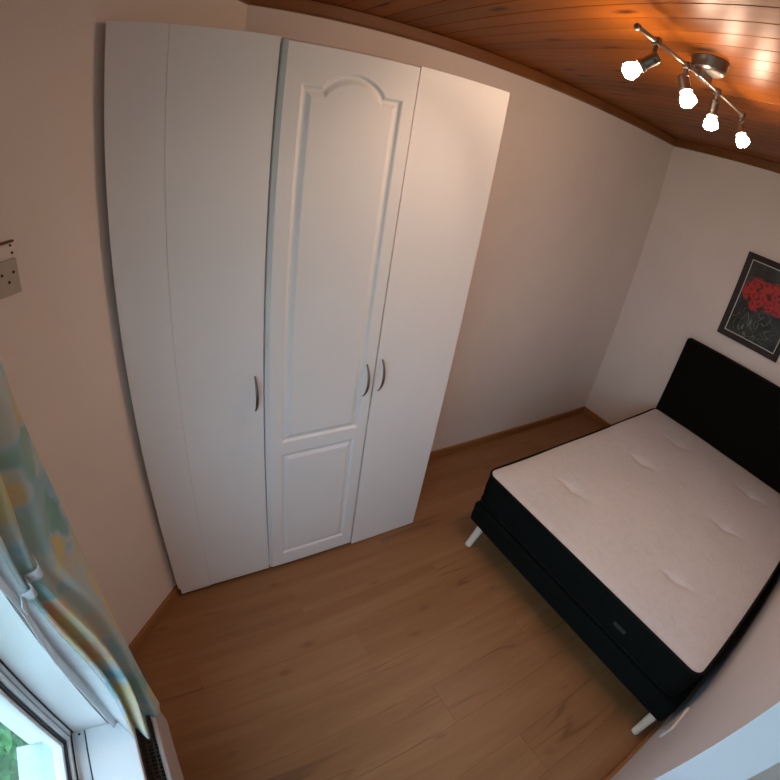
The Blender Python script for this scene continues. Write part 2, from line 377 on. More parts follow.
while x > XL + .02:
    xc = x - BWD / 2
    yf = -.002 if xc > XD else sdiag(xc) + .03
    yn = (YN + .002 if xc > XW else YE + .002)
    o = bpy.data.objects.new('ceiling_board', board_mesh(yf - yn)); link(o, ce)
    o.location = Vector((xc, (yf + yn) / 2, H)) - ORG['ceiling']
    o.rotation_euler = (0, math.radians(random.uniform(-.5, .5)), 0)
    x -= BWD

# ceiling trims and skirting boards: moulded strips along the walls
def strip(name, p0, p1, z0, z1, t, mat, lab, round_top=True, up=1):
    """a board on the wall from p0 to p1, room to the left of the direction; its free edge is chamfered"""
    p0 = Vector((p0[0], p0[1], 0)); p1 = Vector((p1[0], p1[1], 0)); d = (p1 - p0).normalized(); n = Vector((-d.y, d.x, 0))
    h = z1 - z0; c = min(.007, h * .15)
    prof = [(.0005, z0), (t, z0), (t, z1 - c), (t - c * .8, z1), (.0005, z1)] if up > 0 else [(.0005, z1), (t, z1), (t, z0 + c), (t - c * .8, z0), (.0005, z0)]
    bm = bmesh.new(); rings = [[bm.verts.new(p + n * a + Vector((0, 0, z))) for a, z in prof] for p in (p0, p1)]; k = len(prof)
    for i in range(k): bm.faces.new((rings[0][i], rings[0][(i + 1) % k], rings[1][(i + 1) % k], rings[1][i]))
    bm.faces.new(rings[0]); bm.faces.new(rings[1][::-1]); recalc(bm)
    # grain runs along the strip: build it along local x, then turn it
    ang = math.atan2(d.y, d.x); mid = (p0 + p1) / 2 + Vector((0, 0, (z0 + z1) / 2))
    bm.transform(Matrix.Translation(mid) @ Matrix.Rotation(-ang, 4, 'Z') @ Matrix.Translation(-mid))
    o = add(name, bm, mat, origin=mid); o.rotation_euler = (0, 0, ang); return S(o, lab)
ZT = 2.418
strip('trim_4', (0, 0), (XD, 0), ZT, H - .003, .019, 'trim', 'pine strip between back wall and ceiling', up=-1)
strip('trim_5', (0, YN), (0, 0), ZT, H - .003, .019, 'trim', 'pine strip between headboard wall and ceiling', up=-1)
strip('trim_6', (XD, 0), (XL, YD), ZT, H - .003, .019, 'trim', 'pine strip between slanting wall and ceiling', up=-1)
strip('trim_7', (XP, YN), (0, YN), ZT, H - .003, .019, 'trim', 'pine strip between bedside wall and ceiling', up=-1)
strip('trim_8', (XL, YD), (XL, YE), ZT, H - .003, .019, 'trim', 'pine strip between window wall and ceiling', up=-1)
strip('baseboard_back', (0, 0), (-2.235, 0), 0, .058, .016, 'skirt', 'oak coloured skirting board along the back wall')
strip('baseboard_right', (0, YN), (0, 0), 0, .058, .016, 'skirt', 'oak coloured skirting board behind the bed head')
strip('baseboard_diagonal', (-3.580, sdiag(-3.580)), (XL, YD), 0, .058, .016, 'skirt', 'oak coloured skirting board along the slanting wall')
strip('baseboard_front', (XP, YN), (0, YN), 0, .058, .016, 'skirt', 'oak coloured skirting board along the bedside wall')
strip('baseboard_left', (XL, YD), (XL, YE), 0, .058, .016, 'skirt', 'oak coloured skirting board under the window')

# ------------------------------------------------------------------ wardrobe
WA, W0, W1, W2, WB, WD, WH, WZ = -3.5856, -3.427, -3.120, -2.6586, -2.2487, -.4708, 2.2268, .020
TH = .018
wr = empty('fitted_wardrobe', ((W0 + WB) / 2, WD / 2, 0), 'tall white three door wardrobe fitted between slanting wall and corner', 'wardrobe')
bm = bmesh.new()
yb, yf = -.004, WD + TH + .002
bbox(bm, WB - .018, WB - .001, yf, yb, .0, WH - .002); bbox(bm, XD + .02, XD + .038, yf, yb - .02, .0, WH - .02)
bbox(bm, XD + .03, WB - .01, yf, yb, WH - .022, WH - .004)
bbox(bm, XD + .03, WB - .01, yb - .008, yb, 0, WH - .01)
bbox(bm, W0 + .03, WB - .01, yf + .03, yf + .045, 0, .07)
add('carcass', bm, 'white_edge', wr)
prism('side_fillet', [(-3.44, yf), (-3.105, yf), (-3.105, yf + .02), (-3.44, yf + .02)], 0.03, WH - .01, 'white_edge', wr)
add('gap_shade_sheet', bbox(bmesh.new(), -3.13, WB - .03, yf + .008, yf + .012, .03, WH - .03), 'carcass', wr)  # thin dark sheet added behind the doors as painted shade for their gaps
# narrow infill scribed to the slanting wall, notched over the skirting board
bm = bmesh.new()
out = [(WA, .062), (WA + .010, .062), (WA + .010, .018), (W0 - .0003, .024), (W0 - .0003, WH), (WA, WH)]
fr_ = [bm.verts.new((x, WD, z)) for x, z in out]; bk_ = [bm.verts.new((x, WD + TH, z)) for x, z in out]
bm.faces.new(fr_); bm.faces.new(bk_[::-1])
for i in range(6): bm.faces.new((fr_[i], fr_[(i + 1) % 6], bk_[(i + 1) % 6], bk_[i]))
recalc(bm); tag(add('infill_panel', bm, 'white', wr), 'narrow white infill strip against the slanting wall')

def handle(parent, x, zc, h=.148):
    bm = bmesh.new(); n = 18; y0 = ORG[parent.name + '_front']
    pts, rs = [], []
    for i in range(n + 1):
        t = i / n; a = (t - .5) * 2
        pts.append((x, y0 - .003 - .030 * (1 - a * a) ** .8, zc + a * h / 2)); rs.append(.0024 + .0022 * (1 - a * a))
    tube(bm, pts, rs, 10, 1.25, Vector((0, 1, 0)))
    o = add('handle', bm, 'steel_dark', parent, smooth=True); o['label'] = 'bowed satin metal pull handle'
    return o
def plain_door(x0, x1, front, hx, hz, zb):
    o = box('door', x0 + (.0003 if x0 == W0 else .0015), x1 - .0015, front, front + TH, zb, WH, 'white', wr, .0012, 2)
    o['label'] = 'plain flat white wardrobe door'; ORG[o.name + '_front'] = front; handle(o, hx, hz); return o
plain_door(W0, W1 - .004, WD, -3.158, 1.074, .027)
plain_door(W2 + .002, WB, WD, -2.633, 1.067, .006)

# the moulded middle door: slab face with two openings, a routed groove and a raised field in each
FM = WD - .012                       # stands a little proud of its neighbours
PX0, PX1 = -3.055, -2.711
def upper_loop(d=0.0):
    """arched outline drawn in by d, anticlockwise seen from the room"""
    x0, x1, zs_ = PX0 + d, PX1 - d, 2.102 - d
    p = [(x0, .820 + d), (x1, .820 + d), (x1, zs_)]
    ax0, ax1 = PX1 - .066 - d * .35, PX0 + .066 + d * .35
    for i in range(0, 25):
        t = i / 24; p.append((ax0 + (ax1 - ax0) * t, zs_ + .054 * math.sin(math.pi * t) ** .7))
    p.append((x0, zs_)); return p
def lower_loop(d=0.0):
    x0, x1 = PX0 + d, PX1 - .005 - d
    return [(x0, .110 + d), (x1, .110 + d), (x1, .762 - d), (x0, .762 - d)]
loops = [upper_loop(), lower_loop()]
dx0, dx1 = W1 + .002, W2 - .002
bm = bmesh.new(); BV = .013
rim = [(dx0 + BV, WZ + .006), (dx1 - .006, WZ + .006), (dx1 - .006, WH - .010), (dx0 + BV, WH - .010)]
def lean(bm_):                       # warped: proud at the top, flush at the bottom
    for v in bm_.verts: v.co.y += .011 * (1 - v.co.z / WH)
def ring(pts, yy): return [bm.verts.new((x, yy, z)) for x, z in pts]
def edges(vs_): return [bm.edges.new((vs_[i], vs_[(i + 1) % len(vs_)])) for i in range(len(vs_))]
rv = ring(rim, FM); es = edges(rv)
for lp in loops: es += edges(ring(lp, FM))
bmesh.ops.triangle_fill(bm, use_beauty=True, use_dissolve=False, edges=es)
side = ring([(dx0, WZ), (dx1, WZ), (dx1, WH - .003), (dx0, WH - .003)], FM + .010); back = ring([(dx0, WZ), (dx1, WZ), (dx1, WH - .003), (dx0, WH - .003)], FM + .030)
for a, b_ in ((rv, side), (side, back)):
    for i in range(4): bm.faces.new((a[i], a[(i + 1) % 4], b_[(i + 1) % 4], b_[i]))
bm.faces.new(back[::-1]); recalc(bm); lean(bm)
md = add('door', bm, 'white', wr); md['label'] = 'moulded white wardrobe door with arched panel'; ORG[md.name + '_front'] = FM + .006
for lp, lab in ((upper_loop, 'tall arched panel framed by a routed groove'), (lower_loop, 'lower rectangular panel framed by a routed groove')):
    bm = bmesh.new(); rg = []
    for d, dep in ((0, 0), (.004, .0015), (.010, .0075), (.015, .0085), (.020, .0075), (.032, .0015), (.036, .0004)):
        rg.append([bm.verts.new((x, FM + dep, z)) for x, z in lp(d)])
    n = len(rg[0])
    for a, b_ in zip(rg, rg[1:]):
        for i in range(n): bm.faces.new((a[i], a[(i + 1) % n], b_[(i + 1) % n], b_[i]))
    bmesh.ops.triangulate(bm, faces=[bm.faces.new(rg[-1])]); recalc(bm)
    # normals must face the room
    if sum(f.normal.y * f.calc_area() for f in bm.faces) > 0: bmesh.ops.reverse_faces(bm, faces=bm.faces)
    lean(bm)
    o = add('door_panel', bm, 'white', md); o['label'] = lab
handle(md, -2.706, 1.058)

# ------------------------------------------------------------------ bed
BX0, BX1, BY0, BY1 = -2.015, -.10, -.665, -2.093
bed = empty('bed', ((BX0 + BX1) / 2, (BY0 + BY1) / 2, 0), 'black upholstered box bed with pale wooden legs', 'bed')
box('bed_base', BX0, BX1, BY1, BY0, .132, .272, 'black', bed, .018, 3)
bm = bmesh.new()
box('headboard', -.092, -.012, -2.098, -.655, .14, 1.100, 'black_board', bed, .014, 3)
for lx, ly, tx in ((BX0 + .045, BY0 - .085, -.076), (BX0 + .045, BY1 + .04, -.070), (BX1 - .15, BY0 - .085, .03), (BX1 - .15, BY1 + .04, .03)):
    bm = bmesh.new(); ax = Vector((-tx, 0, .150)).normalized()
    lathe(bm, [(0, 0), (.018, 0), (.0192, .002), (.024, .150), (0, .150)], (lx + tx, ly, .001), ax, 20)
    for v in bm.verts: v.co.z = min(max(v.co.z, .001), .136)
    add('leg', bm, 'birch', bed, smooth=False)['label'] = 'pale tapered wooden bed leg'
# mattress: black boxed sides, piped edge, white tufted top
MX0, MX1, MY0, MY1, MZ0, MZ1 = -1.995, -.100, -.660, -2.052, .276, .482
mt = empty('mattress', ((MX0 + MX1) / 2, (MY0 + MY1) / 2, MZ0), 'white topped mattress with black sides on the black bed base', 'mattress')
TUFT = [(-1.63, -.99), (-1.63, -1.69), (-.97, -1.68), (-.95, -1.03), (-.42, -1.66), (-.43, -1.05)]
def rr(x0, x1, y0, y1, r, n=6):
    """rounded rectangle, anticlockwise, y0<y1"""
    p = []
    for cx_, cy_, a0 in ((x1 - r, y0 + r, -90), (x1 - r, y1 - r, 0), (x0 + r, y1 - r, 90), (x0 + r, y0 + r, 180)):
        for k in range(n + 1):
            a = math.radians(a0 + 90 * k / n); p.append((cx_ + r * math.cos(a), cy_ + r * math.sin(a)))
    return p
bm = bmesh.new(); rings = []
for ins, z in ((.02, MZ0), (.004, MZ0 + .012), (0, MZ0 + .05), (-.002, MZ0 + .11), (0, MZ1 - .03), (.003, MZ1 - .010), (.03, MZ1 - .045)):
    rings.append([bm.verts.new((x, y, z)) for x, y in rr(MX0 + ins, MX1 - ins, MY1 + ins, MY0 - ins, .055)])
k = len(rings[0])
for a, b_ in zip(rings, rings[1:]):
    for i in range(k): bm.faces.new((a[i], a[(i + 1) % k], b_[(i + 1) % k], b_[i]))
bm.faces.new(rings[0][::-1]); bm.faces.new(rings[-1]); recalc(bm)
add('mattress_side', bm, 'black', mt, smooth=False)['label'] = 'black fabric mattress border'
for z in (MZ0 + .012, MZ1 - .005):
    bm = bmesh.new(); lp = [Vector((x, y, z)) for x, y in rr(MX0 + .002, MX1 - .002, MY1 + .002, MY0 - .002, .055)]
    tube(bm, lp + [lp[0]], .0068, 8); add('piping', bm, 'piping', mt, smooth=True)
# top: a grid mapped into the rounded rectangle, with tufts pulled down and soft billows between
bm = bmesh.new(); NX, NY = 150, 110; grid = {}
def top_z(x, y):
    ex = min(x - MX0, MX1 - x); ey = min(y - MY1, MY0 - y); e = max(0, min(ex, ey))
    z = MZ1 - .010 + .013 * min(1, (e / .05)) ** .5 + .006 * min(1, e / .3)
    for tx_, ty_ in TUFT:
        d = math.hypot(x - tx_, y - ty_); z -= .013 * math.exp(-(d / .045) ** 2) + .006 * math.exp(-(d / .16) ** 2)
        # short pulled crease running from the tuft
        u = -(x - tx_) * .18 + (y - ty_) * .98; v_ = (x - tx_) * .98 + (y - ty_) * .18
        z -= .011 * math.exp(-(v_ / .012) ** 2) * math.exp(-(u / .10) ** 2)
    z += .0022 * math.sin(x * 9.1 + 1.3 * math.sin(y * 7)) * math.sin(y * 8.3 + .6)
    return z
R_ = .05
for i in range(NX + 1):
    for j in range(NY + 1):
        x = MX0 + .008 + (MX1 - MX0 - .016) * i / NX; y = MY1 + .008 + (MY0 - MY1 - .016) * j / NY
        # pull the corner points onto the rounding
        cx_ = min(max(x, MX0 + .008 + R_), MX1 - .008 - R_); cy_ = min(max(y, MY1 + .008 + R_), MY0 - .008 - R_)
        dx_, dy_ = x - cx_, y - cy_
        if dx_ and dy_:
            q = max(abs(dx_), abs(dy_)) / math.hypot(dx_, dy_); x, y = cx_ + dx_ * q, cy_ + dy_ * q
        grid[i, j] = bm.verts.new((x, y, top_z(x, y)))
for i in range(NX):
    for j in range(NY): bm.faces.new((grid[i, j], grid[i + 1, j], grid[i + 1, j + 1], grid[i, j + 1]))
add('mattress_top', bm, 'ticking', mt, smooth=True)['label'] = 'white tufted mattress top'
box('maker_label', MX0 - .0045, MX0 - .0005, -1.70, -1.63, MZ0 + .078, MZ0 + .100, plain('label_cloth', (.028, .032, .032), .6), mt, .001, 1)['label'] = 'small dark grey cloth tag on the foot side'

# ------------------------------------------------------------------ picture over the headboard
PY0, PY1, PZ0, PZ1 = -1.308, -.824, 1.232, 1.852
pic = empty('framed_picture', (-.01, (PY0 + PY1) / 2, (PZ0 + PZ1) / 2), 'dark framed picture of red flowers hanging above the headboard', 'picture')
FWD_ = .042
def mitre(p, q, name):
    """one side of the frame with mitred ends: p,q outer corners in (y,z)"""
    c = Vector(((PY0 + PY1) / 2, (PZ0 + PZ1) / 2)); bm = bmesh.new()
    def inn(a): return (a[0] + (FWD_ if a[0] < c.x else -FWD_), a[1] + (FWD_ if a[1] < c.y else -FWD_))
    prof = lambda a: [(-.002, a), (-.024, a), (-.020, tuple(a[k] * .45 + inn(a)[k] * .55 for k in (0, 1))), (-.012, inn(a)), (-.002, inn(a))]
    r0 = [bm.verts.new((x, s[0], s[1])) for x, s in prof(p)]; r1 = [bm.verts.new((x, s[0], s[1])) for x, s in prof(q)]
    for i in range(5): bm.faces.new((r0[i], r0[(i + 1) % 5], r1[(i + 1) % 5], r1[i]))
    bm.faces.new(r0); bm.faces.new(r1[::-1]); recalc(bm); add(name, bm, 'frame', pic)
cs = [(PY0, PZ0), (PY1, PZ0), (PY1, PZ1), (PY0, PZ1)]
for i in range(4): mitre(cs[i], cs[(i + 1) % 4], 'frame_side')
iy0, iy1, iz0, iz1 = PY0 + FWD_, PY1 - FWD_, PZ0 + FWD_, PZ1 - FWD_
for a in ((iy0, iy1, iz0, iz0 + .006), (iy0, iy1, iz1 - .006, iz1), (iy0, iy0 + .006, iz0 + .006, iz1 - .006), (iy1 - .006, iy1, iz0 + .006, iz1 - .006)):
    box('slip', -.0125, -.004, a[0], a[1], a[2], a[3], 'mount', pic)['label'] = 'thin pale line inside the frame'
box('print', -.010, -.003, iy0 + .004, iy1 - .004, iz0 + .004, iz1 - .004, 'print', pic)['label'] = 'painting of red flowers on black'

# ------------------------------------------------------------------ ceiling spotlights
LZ, LY = 2.408, -1.055
sp = empty('ceiling_spotlight_bar', (-1.99, LY, H), 'brushed metal bar of four lit spotlights on the wooden ceiling', 'ceiling light')
bm = bmesh.new(); lathe(bm, [(0, -.046), (.046, -.046), (.052, -.043), (.058, -.036), (.062, -.012), (.064, -.002), (.064, 0), (0, 0)], (-1.955, LY - .012, H - .001), (0, 0, 1), 40)
add('ceiling_rose', bm, 'steel_dark', sp, smooth=False)
bm = bmesh.new(); bbox(bm, -2.005, -1.905, LY - .012, LY + .012, LZ - .006, H - .044, .003); add('bar_bracket', bm, 'steel_dark', sp)
BX = (-2.391, -1.522)
bm = bmesh.new(); tube(bm, [(BX[0], LY, LZ), (BX[1], LY, LZ)], .0062, 14); add('bar', bm, 'steel', sp, smooth=True)
for e, s in ((BX[0], -1), (BX[1], 1)):
    bm = bmesh.new(); lathe(bm, [(0, 0), (.0095, 0), (.0095, .010), (.006, .014), (0, .015)], (e - s * .002, LY, LZ), (s, 0, 0), 14); add('end_cap', bm, 'steel_dark', sp)
def spot(x, d, drop=.050, twist=0.0, cone=150, power=1.0, aim=None):
    """arm down from the bar, lamp holder along d, petal-edged glass round the glowing bulb"""
    d = Vector(d).normalized(); j = Vector((x, LY, LZ - drop))
    bm = bmesh.new(); tube(bm, [(x, LY, LZ), (x, LY, LZ - drop)], .0068, 12)
    bbox(bm, x - .011, x + .011, LY - .011, LY + .011, LZ - .012, LZ + .011, .002)
    head = add('spot_arm', bm, 'steel_dark', sp)
    bm = bmesh.new(); lathe(bm, [(0, -.018), (.014, -.018), (.0185, -.013), (.0185, .030), (.0215, .033), (.0215, .042), (0, .042)], j, d, 22)
    add('lamp_holder', bm, 'steel_dark', head)
    bm = bmesh.new(); lathe(bm, [(.0045, -.028), (.0045, .030)], j + Vector((0, 0, .004)), d.orthogonal(), 8); add('swivel_pin', bm, 'steel', head)
    # bulb with a lobed front
    bm = bmesh.new(); q = d.to_track_quat('Z', 'Y'); rings = []; n = 40
    for r, h, lob in ((a_ * .86, b_, c_) for a_, b_, c_ in ((.0125, .040, 0), (.018, .046, .02), (.0255, .058, .05), (.0290, .070, .10), (.0275, .081, .14), (.0200, .089, .12), (.0100, .093, .05))):
        rings.append([bm.verts.new(j + q @ Vector((r * (1 + lob * math.cos(5 * a + twist)) * math.cos(a), r * (1 + lob * math.cos(5 * a + twist)) * math.sin(a), h))) for a in (2 * math.pi * k / n for k in range(n))])
    for a, b_ in zip(rings, rings[1:]):
        for k in range(n): bm.faces.new((a[k], a[(k + 1) % n], b_[(k + 1) % n], b_[k]))
    bm.faces.new(rings[0][::-1]); bm.faces.new(rings[-1]); recalc(bm)
    ld = bpy.data.lights.new('spot_beam', 'SPOT'); ld.energy = BEAM * power; ld.color = WARM; ld.spot_size = math.radians(cone); ld.spot_blend = 1.0; ld.shadow_soft_size = .022
    lo_ = bpy.data.objects.new('spot_beam', ld); COL.objects.link(lo_); lo_.location = j + d * .098; lo_.rotation_euler = (-(Vector(aim) if aim else d)).to_track_quat('Z', 'Y').to_euler()
    add('bulb', bm, 'bulb', head, smooth=True)['label'] = 'glowing warm white flower shaped glass bulb'
spot(-2.285, (-.30, .68, -.62), .054, 0, 85, 1.15, (-.70, .50, -.95))
spot(-2.081, (-.06, -.45, -.9), .048, .5)
spot(-1.816, (0, -.06, -1), .048, 1.0)
spot(-1.530, (-.22, -.48, -.75), .050, 1.5)

# ------------------------------------------------------------------ window
win = S(empty('window_1', (-4.0, (WY0 + WY1) / 2, WZ0), 'white plastic framed window beside the curtain', None), None)
del win['category']
box('window_sill', -3.950, -3.809, WY0 + .006, WY1 - .0065, .526, .552, 'sill', win, .004, 2)['label'] = 'bright white inner window sill'
YJ0, YJ1 = WY0 + .002, WY1 - .002
FX0, FX1 = -4.045, -3.988
ZB = .548
bm = bmesh.new()
bbox(bm, FX0, -3.953, YJ0, YJ1, .527, ZB, .002, 1)              # lip that meets the sill
bbox(bm, FX0, FX1, YJ1 - .022, YJ1, ZB, WZ1 - .002, .002, 1); bbox(bm, FX0, FX1, YJ0, YJ0 + .022, ZB, WZ1 - .002, .002, 1)
bbox(bm, FX0, FX1, YJ0 + .02, YJ1 - .02, WZ1 - .026, WZ1 - .002, .002, 1); bbox(bm, FX0, FX1, YJ0 + .02, YJ1 - .02, ZB, ZB + .018, .002, 1)
add('window_frame', bm, 'upvc', win)
def rect_frame(name, x0, x1, ins, wd, mat, parent, bev=.002):
    bm = bmesh.new(); a, b_, c, d = YJ0 + ins, YJ1 - ins, ZB - .004 + ins, WZ1 - .004 - ins
    bbox(bm, x0, x1, a, a + wd, c, d, bev, 1); bbox(bm, x0, x1, b_ - wd, b_, c, d, bev, 1)
    bbox(bm, x0, x1, a + wd, b_ - wd, c, c + wd, bev, 1); bbox(bm, x0, x1, a + wd, b_ - wd, d - wd, d, bev, 1)
    return add(name, bm, mat, parent)
rect_frame('gasket', -4.035, -3.996, .022, .004, 'gasket', win, 0)
sash = rect_frame('sash', -4.040, -3.990, .026, .016, 'upvc', win)
rect_frame('glazing_seal', -4.036, -3.997, .042, .009, 'gasket', sash, 0)
rect_frame('glazing_bead', -4.034, -4.004, .050, .014, 'upvc', sash)
box('glass_pane', -4.024, -4.020, YJ0 + .07, YJ1 - .07, ZB + .065, WZ1 - .075, 'glass', win)
for yy in (-1.232, -1.375, -1.6):
    bm = bmesh.new(); lathe(bm, [(0, .0012), (.0035, .001), (.004, 0), (0, 0)], (-3.969, yy, ZB), (0, 0, 1), 10); add('fixing_screw', bm, 'screw', win)
bm = bmesh.new(); bbox(bm, -3.9528, -3.9502, WY0 + .01, WY1 - .01, .53, .5505); add('sill_joint', bm, 'gasket', win)
bm = bmesh.new(); bbox(bm, -3.9895, -3.9850, YJ1 - .0075, YJ1 - .0042, ZB, WZ1 - .01); bbox(bm, -3.9895, -3.9855, WY0 + .02, YJ1 - .005, ZB + .0165, ZB + .0195); add('frame_joint', bm, 'gasket', win)
o = add('outer_sill', bbox(bmesh.new(), -4.175, -4.045, WY0 + .004, WY1 - .004, .480, .527, .004, 2), 'ext_sill', win); o['label'] = 'pale blue outer sill beyond the glass'
bm = bmesh.new(); bbox(bm, XO, -4.046, WY1 - .006, WY1 - .0005, .53, WZ1); bbox(bm, XO, -4.046, WY0 + .0005, WY0 + .006, .53, WZ1); add('outer_reveal', bm, 'render', win)

# ------------------------------------------------------------------ radiator under the window
RY0, RY1 = -2.55, -1.13
rad = empty('radiator', (-3.79, (RY0 + RY1) / 2, .08), 'white panel radiator with dark top grille below the window sill', 'radiator')
RZ0, RZ1 = .22, .472
def rad_panel(name, x0, x1):
    bm = bmesh.new(); 
    bbox(bm, x0, x1, RY0, RY1, RZ0, RZ1, .006, 3)
    add(name, bm, 'radiator', rad)
rad_panel('front_panel', -3.766, -3.750); rad_panel('back_panel', -3.862, -3.842)
box('convector_core', -3.842, -3.766, RY0 + .02, RY1 - .02, RZ0 + .02, RZ1 - .030, 'grille', rad)
bm = bmesh.new()
n = int((RY1 - RY0 - .02) / .012)
for k in range(n):
    yy = RY0 + .012 + k * .012; bbox(bm, -3.841, -3.766, yy, yy + .0035, RZ1 - .012, RZ1 - .004)
for xx in (-3.838, -3.818, -3.798, -3.778): bbox(bm, xx - .002, xx + .002, RY0 + .01, RY1 - .01, RZ1 - .013, RZ1 - .003)
tag(add('top_grille', bm, plain('grille_metal', (.05, .046, .04), .6), rad), 'dark slotted top grille', kind='stuff')
for yy in (RY0, RY1 - .012): box('side_cover', -3.841, -3.766, yy, yy + .012, RZ0, RZ1 - .004, 'radiator', rad)
for yy in (RY0 + .2, RY1 - .2): box('wall_bracket', -3.8795, -3.862, yy - .02, yy + .02, RZ0 + .05, RZ1 - .05, 'radiator', rad)
bm = bmesh.new(); tube(bm, [(-3.80, RY1 + .03, .002), (-3.80, RY1 + .03, .14), (-3.80, RY1 - .005, .14)], .0075, 10); add('feed_pipe', bm, 'steel', rad, smooth=True)
bm = bmesh.new(); tube(bm, [(-3.80, RY0 - .03, .002), (-3.80, RY0 - .03, .14), (-3.80, RY0 + .005, .14)], .0075, 10); add('feed_pipe', bm, 'steel', rad, smooth=True)

# ------------------------------------------------------------------ curtain, tied back
cu = empty('curtain', (-3.80, -1.15, .56), 'pastel patchwork curtain with white lining tied back beside the window', 'curtain')
FAR = [(2.16, -3.805, -.90), (1.9, -3.80, -.97), (1.6, -3.782, -1.035), (1.43, -3.772, -1.03), (1.215, -3.762, -1.02), (.967, -3.752, -1.055), (.78, -3.742, -1.10), (.67, -3.732, -1.155), (.52, -3.718, -1.205)]
NEAR = [(2.16, -3.815, -1.75), (1.9, -3.82, -1.58), (1.6, -3.845, -1.36), (1.43, -3.860, -1.285), (1.30, -3.868, -1.25), (1.17, -3.870, -1.222), (1.0, -3.870, -1.245), (.80, -3.868, -1.238), (.65, -3.866, -1.236), (.565, -3.866, -1.236)]
def interp(tab, z):
    if z >= tab[0][0]: return Vector(tab[0][1:])
    for a, b_ in zip(tab, tab[1:]):
        if b_[0] <= z <= a[0]:
            t = (a[0] - z) / (a[0] - b_[0]); return Vector(a[1:]).lerp(Vector(b_[1:]), t)
    return Vector(tab[-1][1:])
def smooth_interp(tab, z):
    return sum((interp(tab, z + dz) * w_ for dz, w_ in ((-.05, .25), (0, .5), (.05, .25))), Vector((0, 0)))
ZTIE = 1.20
def csurf(s, z, off=0.0):
    p, q = smooth_interp(FAR, z), smooth_interp(NEAR, z); d = q - p; n = Vector((-d.y, d.x)).normalized()
    if n.x * .25 - n.y * .6 < 0: n = -n
    pinch = math.exp(-((z - ZTIE) / .13) ** 2); below = min(1, max(0, (ZTIE - z) / .5))
    amp = (.024 - .010 * pinch) * (1 + .25 * below)
    ns_ = (0, .17, .36, .50, .62, .74, .86, 1.0); np_ = (0, .5, 1.5, 2.5, 3.5, 4.5, 5.5, 6.0); ph = 0
    for k in range(7):
        if ns_[k] <= s <= ns_[k + 1]: ph = math.pi * (np_[k] + (np_[k + 1] - np_[k]) * (s - ns_[k]) / (ns_[k + 1] - ns_[k]))
    ph += .25 * math.sin(3.1 * z + 5 * s)
    wv = math.sin(ph)
    s = max(0.0, min(1.0, s)) ** (1 - .50 * math.exp(-((z - ZTIE) / .20) ** 2))   # folds run together at the tie
    env = min(1, max(0, s) * 12) ** .7 * min(1, max(0, 1 - s) * 8) ** .7
    bulge = .012 * pinch * math.sin(math.pi * s) + .062 * below * math.exp(-((s - .58) / .27) ** 2)
    a = p + d * s + n * (amp * wv * env * .8 + off + bulge)
    return Vector((a.x, a.y, z)), s * d.length + .3 * amp * wv
def cloth_part(name, s0, s1, ns, mat, z0=None, z1=2.16, nz=70, lift=0.0, lab=None):
    bm = bmesh.new(); uv = bm.loops.layers.uv.new('UVMap'); g = {}
    for i in range(ns + 1):
        s = s0 + (s1 - s0) * i / ns
        zb = .535 - .012 * math.sin(6 * s) + .04 * max(0, s - .55) if z0 is None else z0
        for j in range(nz + 1):
            z = z1 + (zb - z1) * j / nz; cp, cu_ = csurf(s, z, lift); g[i, j] = (bm.verts.new(cp), (cu_, z * .9))
    for i in range(ns):
        for j in range(nz):
            ks = ((i, j), (i, j + 1), (i + 1, j + 1), (i + 1, j)); f = bm.faces.new([g[k][0] for k in ks])
            for lp, k in zip(f.loops, ks): lp[uv].uv = g[k][1]
    o = add(name, bm, mat, cu, smooth=True)
    md_ = o.modifiers.new('thickness', 'SOLIDIFY'); md_.thickness = .0025; md_.offset = 0
    if lab: o['label'] = lab
    return o
cloth_part('patterned_cloth', 0.0, .76, 110, 'curtain', lab='cloth with soft blue, yellow and peach patches')
cloth_part('lining', .76, 1.0, 24, 'lining', lab='plain white lining turned to the window side')
# tieback: a cloth band round the gathered cloth, slightly aslant
bm = bmesh.new(); nb = 60; rows = []
for i in range(nb + 1):
    s = .40 + .60 * i / nb; zc = ZTIE + .035 - .06 * (i / nb)
    rows.append([bm.verts.new(csurf(min(max(s, 0), 1), zc + dz)[0] + Vector((.009, -.004, 0))) for dz in (.014, .005, -.005, -.014)])
for a, b_ in zip(rows, rows[1:]):
    for k in range(3): bm.faces.new((a[k], a[k + 1], b_[k + 1], b_[k]))
o = add('tieback', bm, 'lining', cu, smooth=True); md_ = o.modifiers.new('thickness', 'SOLIDIFY'); md_.thickness = .004; o['label'] = 'white cloth tieback band'
# rail above the window
ra = empty('curtain_rail', (-3.82, -1.95, 2.18), 'white curtain rail on the wall above the window', 'curtain rail')
bm = bmesh.new(); tube(bm, [(-3.805, -3.05, 2.175), (-3.805, -.84, 2.175)], .011, 14); add('rail', bm, 'upvc', ra, smooth=True)
for yy in (-2.95, -1.95, -.92): box('rail_bracket', -3.8795, -3.797, yy - .01, yy + .01, 2.165, 2.185, 'upvc', ra)

